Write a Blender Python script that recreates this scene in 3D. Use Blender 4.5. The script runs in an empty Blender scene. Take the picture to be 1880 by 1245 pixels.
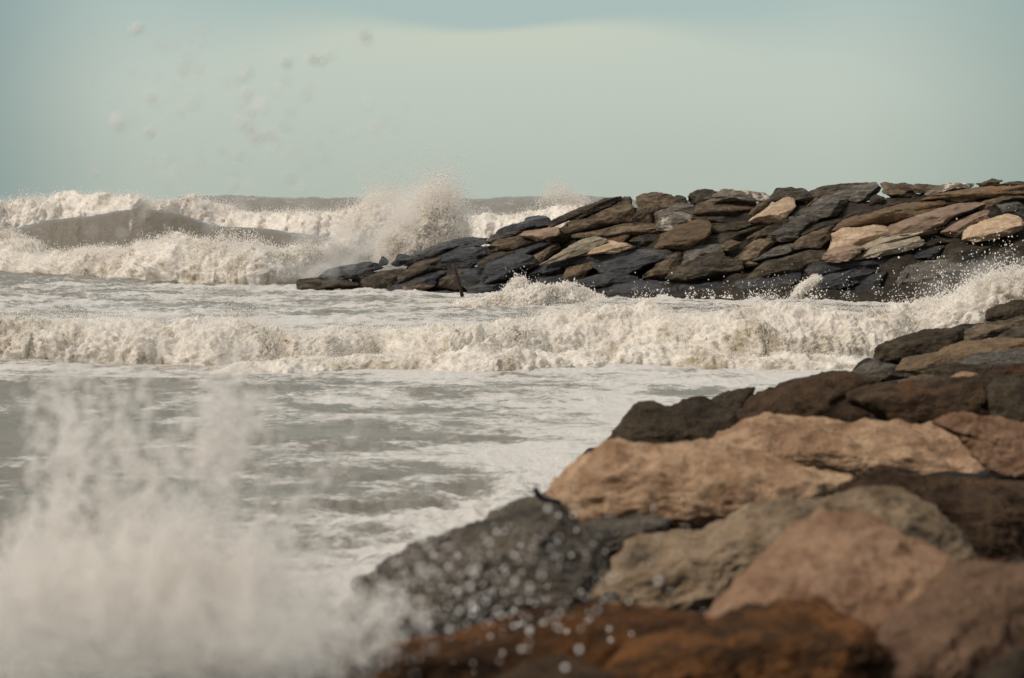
import bpy, bmesh, math, random
import numpy as np
from mathutils import Vector

random.seed(4)
rng = np.random.default_rng(7)
sc = bpy.context.scene
COL = sc.collection

# ------------------------------------------------------------------ camera geometry
W0, H0 = 1880.0, 1245.0
LENS = 70.0
F = LENS / 36.0 * W0
CAM = np.array([0.0, 0.0, 3.0])
HOR = 366.0                                   # photo row of the sea horizon
PITCH = math.atan((H0 / 2 - HOR) / F)
CP, SP = math.cos(PITCH), math.sin(PITCH)

def rays(px, py):
    a = (np.asarray(px, float) - W0 / 2) / F
    b = -(np.asarray(py, float) - H0 / 2) / F
    return np.stack([a, CP + b * SP, -SP + b * CP], -1)

def at(px, py, d):                             # world point seen at a photo pixel, d metres out to sea
    r = rays(px, py)
    return CAM + r * (np.asarray(d, float) / r[..., 1])[..., None]

def x_at(px, d):
    return (np.asarray(px, float) - W0 / 2) / F * np.asarray(d, float)

def z_at(py, d):
    return 3.0 - (np.asarray(py, float) - HOR) / F * np.asarray(d, float)

def sea_d(py):
    return 3.0 * F / (py - HOR)

# ------------------------------------------------------------------ noise
_perm = np.random.default_rng(11).permutation(256).astype(np.int32)
_perm = np.concatenate([_perm, _perm, _perm])
_g = np.random.default_rng(12).normal(size=(256, 3))
_g = (_g / np.linalg.norm(_g, axis=1)[:, None]).astype(np.float32)

def perlin(p):
    p = np.asarray(p, np.float32)
    i = np.floor(p).astype(np.int32)
    f = p - i
    i &= 255
    u = f * f * f * (f * (f * 6 - 15) + 10)
    out = None
    for dx in (0, 1):
        wx = u[:, 0] if dx else 1 - u[:, 0]
        a = _perm[i[:, 0] + dx]
        for dy in (0, 1):
            wy = u[:, 1] if dy else 1 - u[:, 1]
            b = _perm[a + i[:, 1] + dy]
            for dz in (0, 1):
                wz = u[:, 2] if dz else 1 - u[:, 2]
                g = _g[_perm[b + i[:, 2] + dz] & 255]
                v = g[:, 0] * (f[:, 0] - dx) + g[:, 1] * (f[:, 1] - dy) + g[:, 2] * (f[:, 2] - dz)
                v = v * wx * wy * wz
                out = v if out is None else out + v
    return out * 1.6

def fbm(p, octv=4, gain=0.5, mode='n'):
    p = np.asarray(p, np.float32)
    s = np.zeros(len(p), np.float32)
    a, t = 1.0, 0.0
    for k in range(octv):
        n = perlin(p * (2.03 ** k) + 17.3 * k)
        if mode == 'b':
            n = np.abs(n) * 2 - 0.5
        elif mode == 'r':
            n = 0.5 - np.abs(n) * 2
        s += a * n
        t += a
        a *= gain
    return s / t

def smooth(a, b, x):
    t = np.clip((x - a) / (b - a), 0, 1)
    return t * t * (3 - 2 * t)

# ------------------------------------------------------------------ mesh helpers
def mesh_from(name, v, f, smooth_shade=True):
    v = np.ascontiguousarray(v, np.float32)
    f = np.ascontiguousarray(f, np.int32)
    m = bpy.data.meshes.new(name)
    n, k = f.shape
    m.vertices.add(len(v))
    m.vertices.foreach_set('co', v.ravel())
    m.loops.add(n * k)
    m.loops.foreach_set('vertex_index', f.ravel())
    m.polygons.add(n)
    m.polygons.foreach_set('loop_start', np.arange(0, n * k, k, dtype=np.int32))
    m.polygons.foreach_set('loop_total', np.full(n, k, np.int32))
    m.polygons.foreach_set('use_smooth', np.full(n, smooth_shade))
    m.update(calc_edges=True)
    return m

def link(name, mesh, mat, loc=(0, 0, 0), label=None, cat=None, group=None, kind=None):
    o = bpy.data.objects.new(name, mesh)
    o.location = loc
    if mat:
        mesh.materials.append(mat)
    COL.objects.link(o)
    if label: o['label'] = label
    if cat: o['category'] = cat
    if group: o['group'] = group
    if kind: o['kind'] = kind
    return o

def grid_faces(nu, nv):
    i = np.arange(nu * nv).reshape(nu, nv)
    return np.stack([i[:-1, :-1], i[1:, :-1], i[1:, 1:], i[:-1, 1:]], -1).reshape(-1, 4)

def vnormals(v, f):
    n = np.zeros_like(v)
    fn = np.cross(v[f[:, 1]] - v[f[:, 0]], v[f[:, 2]] - v[f[:, 0]])
    for k in range(f.shape[1]):
        np.add.at(n, f[:, k], fn)
    return n / (np.linalg.norm(n, axis=1)[:, None] + 1e-12)

_ico = {}
def ico(n):
    if n not in _ico:
        bm = bmesh.new()
        bmesh.ops.create_icosphere(bm, subdivisions=n, radius=1)
        v = np.array([x.co[:] for x in bm.verts])
        f = np.array([[q.index for q in x.verts] for x in bm.faces])
        bm.free()
        _ico[n] = (v, f)
    return _ico[n]

# ------------------------------------------------------------------ materials
def s2l(r, g, b):
    def c(x):
        x /= 255.0
        return x / 12.92 if x <= 0.04045 else ((x + 0.055) / 1.055) ** 2.4
    return (c(r), c(g), c(b), 1)

class NT:
    def __init__(self, tree):
        self.t = tree
    def n(self, typ, **kw):
        x = self.t.nodes.new(typ)
        for k, v in kw.items():
            if k.startswith('_'):
                setattr(x, k[1:], v)
            else:
                key = int(k[1:]) if k[0] == 'i' and k[1:].isdigit() else k.replace('__', ' ')
                self.put(x.inputs[key], v)
        return x
    def put(self, sock, v):
        if isinstance(v, bpy.types.NodeSocket):
            self.t.links.new(v, sock)
        else:
            sock.default_value = v
    def math(self, op, a, b=0.0, c=None, clamp=False):
        x = self.t.nodes.new('ShaderNodeMath')
        x.operation = op
        x.use_clamp = clamp
        self.put(x.inputs[0], a)
        self.put(x.inputs[1], b)
        if c is not None: self.put(x.inputs[2], c)
        return x.outputs[0]
    def step(self, a, b, x):
        m = self.n('ShaderNodeMapRange', _interpolation_type='SMOOTHSTEP')
        self.put(m.inputs['Value'], x)
        self.put(m.inputs['From Min'], a)
        self.put(m.inputs['From Max'], b)
        return m.outputs['Result']
    def mix(self, f, a, b):
        m = self.t.nodes.new('ShaderNodeMix')
        m.data_type = 'RGBA'
        self.put(m.inputs[0], f)
        self.put(m.inputs[6], a)
        self.put(m.inputs[7], b)
        return m.outputs[2]
    def noise(self, vec, scale, detail=5, rough=0.55, dist=0.0):
        x = self.n('ShaderNodeTexNoise')
        self.put(x.inputs['Vector'], vec)
        x.inputs['Scale'].default_value = scale
        x.inputs['Detail'].default_value = detail
        x.inputs['Roughness'].default_value = rough
        x.inputs['Distortion'].default_value = dist
        return x.outputs['Fac']

def new_mat(name):
    m = bpy.data.materials.new(name)
    m.use_nodes = True
    t = m.node_tree
    t.nodes.clear()
    N = NT(t)
    out = N.n('ShaderNodeOutputMaterial')
    return m, N, out

def rock_mat(name, c1, c2, c3, stain=0.5, rough=0.8, bump=0.6, scale=1.0, grain=1.0, wet=False, bed=4.2):
    m, N, out = new_mat(name)
    tc = N.n('ShaderNodeTexCoord')
    info = N.n('ShaderNodeObjectInfo')
    off = N.n('ShaderNodeVectorMath', _operation='SCALE')
    comb = N.n('ShaderNodeCombineXYZ')
    for k in range(3): N.put(comb.inputs[k], N.math('MULTIPLY', info.outputs['Random'], (37.0, 91.0, 53.0)[k]))
    add = N.n('ShaderNodeVectorMath', _operation='ADD')
    N.put(add.inputs[0], tc.outputs['Object']); N.put(add.inputs[1], comb.outputs[0])
    v = add.outputs[0]
    mp = N.n('ShaderNodeMapping')
    N.put(mp.inputs['Vector'], v)
    mp.inputs['Rotation'].default_value = (0.25, 0.35, 0)
    mp.inputs['Scale'].default_value = (0.7, 0.9, bed)
    strat = N.noise(mp.outputs[0], 1.6 * scale, 8, 0.62, 0.4)
    big = N.noise(v, 1.1 * scale, 6, 0.6, 0.3)
    mid = N.noise(v, 4.5 * scale, 7, 0.65)
    fine = N.noise(v, 24 * scale, 6, 0.7)
    f1 = N.step(0.40, 0.62, N.math('ADD', N.math('MULTIPLY', strat, 0.5), N.math('MULTIPLY', mid, 0.5)))
    col = N.mix(f1, c1, c2)
    f2 = N.step(0.66 - 0.22 * stain, 0.78 - 0.22 * stain, N.math('ADD', N.math('MULTIPLY', big, 0.68), N.math('MULTIPLY', mid, 0.36)))
    col = N.mix(f2, col, c3)
    g = N.math('ADD', N.math('MULTIPLY', fine, 1.1 * grain), 1 - 0.55 * grain)
    r = N.math('ADD', N.math('MULTIPLY', info.outputs['Random'], 0.35), 0.82)
    sc_ = N.n('ShaderNodeVectorMath', _operation='SCALE')
    N.put(sc_.inputs[0], col); N.put(sc_.inputs['Scale'], N.math('MULTIPLY', g, r))
    h = N.math('ADD', N.math('ADD', N.math('MULTIPLY', strat, 1.0), N.math('MULTIPLY', mid, 0.6)), N.math('MULTIPLY', fine, 0.22))
    b = N.n('ShaderNodeBump')
    b.inputs['Strength'].default_value = bump
    b.inputs['Distance'].default_value = 0.22 / scale
    N.put(b.inputs['Height'], h)
    p = N.n('ShaderNodeBsdfPrincipled')
    N.put(p.inputs['Base Color'], sc_.outputs[0])
    if wet:
        rr = N.math('ADD', N.math('MULTIPLY', mid, 0.35), rough - 0.17)
        N.put(p.inputs['Roughness'], rr)
    else:
        p.inputs['Roughness'].default_value = rough
        p.inputs['Specular IOR Level'].default_value = 0.15
    N.put(p.inputs['Normal'], b.outputs[0])
    N.put(out.inputs['Surface'], p.outputs[0])
    return m

def L(r, g, b): return (r, g, b, 1)
ROCK = {
    'wet':   rock_mat('wet_dark_stone', L(.020, .021, .024), L(.062, .060, .062), L(.105, .088, .064), 0.5, 0.34, 1.0, wet=True),
    'dark':  rock_mat('dark_stone', L(.034, .028, .020), L(.120, .094, .066), L(.028, .027, .025), 0.5, 0.75, 0.9),
    'brown': rock_mat('brown_stone', L(.070, .050, .032), L(.220, .162, .106), L(.045, .038, .030), 0.55, 0.85, 0.9),
    'grey':  rock_mat('grey_stone', L(.070, .062, .052), L(.195, .174, .146), L(.075, .055, .036), 0.5, 0.8, 0.9),
    'rust':  rock_mat('rusty_stone', L(.110, .078, .048), L(.190, .130, .078), L(.260, .115, .040), 0.5, 0.85, 0.75),
    'tan':   rock_mat('tan_stone', L(.330, .230, .150), L(.520, .385, .265), L(.230, .160, .105), 0.4, 0.9, 0.6),
    'pink':  rock_mat('pinkish_stone', L(.200, .138, .098), L(.300, .215, .155), L(.130, .100, .075), 0.5, 0.9, 0.6),
    'sand':  rock_mat('sandy_grey_stone', L(.230, .195, .140), L(.380, .320, .235), L(.120, .105, .085), 0.5, 0.9, 0.6),
    'streak': rock_mat('white_streaked_stone', L(.100, .085, .065), L(.190, .160, .125), L(.620, .560, .460), 0.55, 0.85, 0.7),
}

NEAR = {
    'tan':  rock_mat('near_tan_stone', L(.310, .186, .108), L(.560, .378, .240), L(.190, .105, .056), 0.4, 0.95, 1.0, 1.3, 0.75, bed=1.7),
    'pink': rock_mat('near_pink_stone', L(.235, .132, .078), L(.400, .252, .160), L(.160, .080, .038), 0.5, 0.95, 1.0, 1.4, 0.75, bed=1.5),
    'rust': rock_mat('near_rust_stone', L(.048, .027, .014), L(.185, .080, .028), L(.032, .022, .015), 0.6, 0.95, 1.0, 1.7, 0.75, bed=1.4),
    'clay': rock_mat('near_clay_stone', L(.125, .072, .044), L(.235, .145, .092), L(.085, .048, .028), 0.5, 0.95, 1.0, 1.4, 0.75, bed=1.5),
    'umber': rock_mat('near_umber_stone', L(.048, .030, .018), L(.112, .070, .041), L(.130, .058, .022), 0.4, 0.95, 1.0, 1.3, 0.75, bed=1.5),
    'lichen': rock_mat('near_lichen_stone', L(.220, .155, .095), L(.420, .310, .205), L(.095, .074, .052), 0.62, 0.95, 1.0, 1.8, 0.75, bed=1.5),
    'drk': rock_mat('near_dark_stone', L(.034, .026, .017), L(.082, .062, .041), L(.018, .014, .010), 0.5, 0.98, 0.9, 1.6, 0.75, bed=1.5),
    'wetdrk': rock_mat('near_wet_stone', L(.060, .048, .034), L(.150, .122, .088), L(.034, .028, .020), 0.6, 0.85, 0.9, 1.6, 0.75, wet=True, bed=1.5),
}

def foam_mat(name, c1, c2, amt=0.5, scale=3.0, sss=0.07):
    m, N, out = new_mat(name)
    g = N.n('ShaderNodeNewGeometry')
    v = g.outputs['Position']
    n1 = N.noise(v, scale * 0.5, 6, 0.62, 0.6)
    n2 = N.noise(v, scale * 4, 6, 0.7, 0.3)
    f = N.step(0.62 - 0.2 * amt, 0.82 - 0.2 * amt, N.math('ADD', N.math('MULTIPLY', n1, 0.7), N.math('MULTIPLY', n2, 0.36)))
    col = N.mix(f, c1, c2)
    b = N.n('ShaderNodeBump')
    b.inputs['Strength'].default_value = 0.5
    b.inputs['Distance'].default_value = 0.06
    N.put(b.inputs['Height'], n2)
    p = N.n('ShaderNodeBsdfPrincipled')
    N.put(p.inputs['Base Color'], col)
    p.inputs['Roughness'].default_value = 0.65
    p.inputs['Specular IOR Level'].default_value = 0.25
    p.inputs['Subsurface Weight'].default_value = 0.5
    p.inputs['Subsurface Radius'].default_value = (1.0, 0.85, 0.65)
    p.inputs['Subsurface Scale'].default_value = sss
    N.put(p.inputs['Normal'], b.outputs[0])
    tr = N.n('ShaderNodeBsdfTranslucent')
    N.put(tr.inputs['Color'], col)
    mx = N.n('ShaderNodeMixShader')
    mx.inputs[0].default_value = 0.15
    N.put(mx.inputs[1], p.outputs[0]); N.put(mx.inputs[2], tr.outputs[0])
    N.put(out.inputs['Surface'], mx.outputs[0])
    return m

FOAM = foam_mat('sea_foam', L(.82, .765, .685), L(.38, .315, .22), 0.70, 1.5, 0.05)
FOAM_FAR = foam_mat('far_sea_foam', L(.86, .80, .72), L(.44, .38, .30), 0.55, 0.8, 0.08)

def spray_mat(name, c, tl=0.5):
    m, N, out = new_mat(name)
    d = N.n('ShaderNodeBsdfDiffuse'); d.inputs[0].default_value = c
    t = N.n('ShaderNodeBsdfTranslucent'); t.inputs[0].default_value = c
    mx = N.n('ShaderNodeMixShader'); mx.inputs[0].default_value = tl
    N.put(mx.inputs[1], d.outputs[0]); N.put(mx.inputs[2], t.outputs[0])
    N.put(out.inputs['Surface'], mx.outputs[0])
    return m
DROP = spray_mat('falling_drops', L(.97, .93, .88), 0.1)
SPRAY = spray_mat('spray_droplets', L(.97, .94, .90))

def water_mat():
    m, N, out = new_mat('sea_water')
    at_ = N.n('ShaderNodeAttribute', _attribute_name='foam')
    g = N.n('ShaderNodeNewGeometry')
    mp = N.n('ShaderNodeMapping')
    N.put(mp.inputs['Vector'], g.outputs['Position'])
    mp.inputs['Scale'].default_value = (0.45, 0.8, 1.0)
    v = mp.outputs[0]
    n1 = N.noise(v, 2.2, 8, 0.66, 1.2)
    n2 = N.noise(v, 9.0, 6, 0.65, 0.6)
    n4 = N.noise(v, 21.0, 4, 0.7, 0.8)
    s = N.math('ADD', at_.outputs['Fac'], N.math('MULTIPLY', N.math('SUBTRACT', n1, 0.5), 1.1))
    s = N.math('ADD', s, N.math('MULTIPLY', N.math('SUBTRACT', n2, 0.5), 1.1))
    f = N.math('MULTIPLY', N.step(0.34, 0.82, N.math('ADD', s, N.math('MULTIPLY', N.math('SUBTRACT', n4, 0.5), 0.7))), 0.92)
    bump = N.n('ShaderNodeBump')
    bump.inputs['Strength'].default_value = 0.6
    bump.inputs['Distance'].default_value = 0.09
    mp2 = N.n('ShaderNodeMapping')
    N.put(mp2.inputs['Vector'], g.outputs['Position'])
    mp2.inputs['Scale'].default_value = (0.8, 0.22, 0.5)
    n3 = N.noise(mp2.outputs[0], 1.1, 5, 0.6, 0.8)
    N.put(bump.inputs['Height'], N.math('ADD', N.math('ADD', n1, N.math('ADD', N.math('MULTIPLY', n2, 0.75), N.math('MULTIPLY', n4, 0.25))), N.math('MULTIPLY', n3, 2.2)))
    w = N.n('ShaderNodeBsdfPrincipled')
    silt = N.mix(N.noise(g.outputs['Position'], 0.12, 3), L(.140, .124, .096), L(.200, .174, .134))
    N.put(w.inputs['Base Color'], silt)
    w.inputs['Roughness'].default_value = 0.16
    w.inputs['IOR'].default_value = 1.33
    N.put(w.inputs['Normal'], bump.outputs[0])
    fo = N.n('ShaderNodeBsdfPrincipled')
    fo.inputs['Base Color'].default_value = L(.58, .55, .505)
    fo.inputs['Roughness'].default_value = 0.6
    N.put(fo.inputs['Normal'], bump.outputs[0])
    mx = N.n('ShaderNodeMixShader')
    N.put(mx.inputs[0], f)
    N.put(mx.inputs[1], w.outputs[0]); N.put(mx.inputs[2], fo.outputs[0])
    N.put(out.inputs['Surface'], mx.outputs[0])
    return m
WATER = water_mat()

# ------------------------------------------------------------------ boulders
def star(poly, nsamp=360):
    """radius of a closed outline round its centroid, in axes scaled to the outline's own extent"""
    p = np.asarray(poly, float)
    q = np.roll(p, -1, 0)
    cr = p[:, 0] * q[:, 1] - q[:, 0] * p[:, 1]
    A = cr.sum() / 2
    c = ((p + q) * cr[:, None]).sum(0) / (6 * A)
    # dense outline for the axes
    t = np.linspace(0, 1, 12, endpoint=False)
    dense = (p[:, None] * (1 - t)[None, :, None] + q[:, None] * t[None, :, None]).reshape(-1, 2) - c
    wv, ev = np.linalg.eigh(dense.T @ dense / len(dense))
    s = np.sqrt(wv * 2)
    if ev[0, 1] < 0: ev = -ev
    if np.linalg.det(ev) < 0: ev[:, 0] *= -1
    M = ev * s                                  # local (short, long) -> pixels
    Mi = np.linalg.inv(M)
    a = (Mi @ (p - c).T).T
    b = np.roll(a, -1, 0)
    th = np.linspace(-math.pi, math.pi, nsamp, endpoint=False)
    d = np.stack([np.cos(th), np.sin(th)], -1)
    e = b - a
    den = d[:, None, 0] * e[None, :, 1] - d[:, None, 1] * e[None, :, 0]
    den = np.where(np.abs(den) < 1e-9, 1e-9, den)
    tt = (a[None, :, 0] * e[None, :, 1] - a[None, :, 1] * e[None, :, 0]) / den
    uu = (a[None, :, 0] * d[:, None, 1] - a[None, :, 1] * d[:, None, 0]) / den
    ok = (tt > 0) & (uu >= -1e-6) & (uu <= 1 + 1e-6)
    R = np.where(ok, tt, 0).max(1)
    R = np.where(R < 0.2, 0.2, R)
    k = np.hanning(13); k /= k.sum()
    R = sum(w * np.roll(R, j - 6) for j, w in enumerate(k))
    R = 0.9 * R + 0.1 * np.median(R)
    return c, M, th, R

def lump(poly, depth, thick, sub, expand=1.05, facets=8, rough=0.05, seed=0, fo=(0.5, 0.82), pn=2.6, billow=0.0, sharp=1.0, tops=(), strat=0.72):
    """solid stone whose outline follows poly; depth(px,py) gives its middle plane, thick its half depth"""
    r = np.random.default_rng(seed)
    c, M, th, R = star(poly)
    upsign = -1.0 if M[1, 0] > 0 else 1.0
    v, f = ico(sub)
    v = v.copy()
    rho = np.hypot(v[:, 0], v[:, 2])
    nrm = (rho ** pn + np.abs(v[:, 1]) ** pn) ** (1 / pn)
    v /= nrm[:, None]
    for k in range(facets):
        n = r.normal(size=3)
        n[1] = -abs(n[1]) * 1.3 - 0.25 if k < facets * 0.8 else abs(n[1])
        n /= np.linalg.norm(n)
        o = r.uniform(*fo)
        over = np.maximum(0, v @ n - o)
        v -= over[:, None] * n * sharp
    # bedding: an upper face, a front face and an undercut, laid along the long axis
    for n, o in tops:
        n = np.array(n) + r.normal(size=3) * 0.16
        # local x is the short axis of the outline, z its long axis; x may point up or down in the picture
        n = np.array([n[2] * upsign, n[1], n[0]])
        n /= np.linalg.norm(n)
        v -= (np.maximum(0, v @ n - o * r.uniform(0.9, 1.15)) * sharp)[:, None] * n
    rho = np.hypot(v[:, 0], v[:, 2])
    ang = np.arctan2(v[:, 2], v[:, 0])
    Rv = np.interp(ang, np.append(th, math.pi), np.append(R, R[0]))
    loc = np.stack([np.cos(ang), np.sin(ang)], -1) * (rho * Rv * expand)[:, None]
    pix = c + loc @ M.T
    d = depth(pix[:, 0], pix[:, 1]) + v[:, 1] * thick
    P = at(pix[:, 0], pix[:, 1], d)
    # roughness in metres
    dc = float(depth(np.array([c[0]]), np.array([c[1]]))[0])
    size = math.sqrt(np.linalg.norm(M[:, 0]) * np.linalg.norm(M[:, 1])) / F * dc
    ctr = P.mean(0)
    long_ = np.array([M[0, 1], 0, -M[1, 1]]); long_ /= np.linalg.norm(long_)
    q = (P - ctr)
    along = q @ long_
    qs = (q - strat * along[:, None] * long_) / size
    n = vnormals(P, f)
    if n[np.argmin(P[:, 1]), 1] > 0:
        f = f[:, ::-1]; n = -n
    off = r.uniform(0, 90, 3)
    disp = 0.8 * fbm(qs * 0.9 + off, 2) + 1.0 * fbm(qs * 2.4 + off, 4, 0.55, 'r') + 0.5 * fbm(qs * 7 + off, 5, 0.65, 'r')
    if billow:
        disp = disp * 0.3 + billow * (fbm(q / size * 2.2 + off, 5, 0.6, 'b'))
    P = P + n * (disp * rough * size)[:, None]
    return P, f, size

B_ALL = []
def boulder(label, mat, poly, depth, thick_k=0.75, sub=4, group=None, seed=0, **kw):
    c, M, _, _ = star(poly)
    dc = float(depth(np.array([c[0]]), np.array([c[1]]))[0])
    size = math.sqrt(np.linalg.norm(M[:, 0]) * np.linalg.norm(M[:, 1])) / F * dc
    P, f, _ = lump(poly, depth, size * thick_k, sub, seed=seed, **kw)
    lo, hi = P.min(0), P.max(0)
    org = np.array([(lo[0] + hi[0]) / 2, (lo[1] + hi[1]) / 2, lo[2]])
    m = mesh_from('boulder', P - org, f)
    o = link('boulder', m, mat, org, label, 'boulder', group)
    B_ALL.append((P.mean(0), size, lo, hi))
    return o

# breakwater: sloping face between two water-line points
BP1 = np.array([x_at(580, 66.0), 66.0, 0.0])
BP2 = np.array([x_at(1880, 57.0), 57.0, 0.0])
_along = (BP2 - BP1) / np.linalg.norm(BP2 - BP1)
_back = np.array([-_along[1], _along[0], 0.0])
_slope = _back * 1.35 + np.array([0, 0, 1.0])
BN = np.cross(BP2 - BP1, _slope)
def bw_depth(px, py):
    r = rays(px, py)
    t = ((BP1 - CAM) @ BN) / (r @ BN)
    return np.clip(t * r[..., 1], 50, 90)

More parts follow.
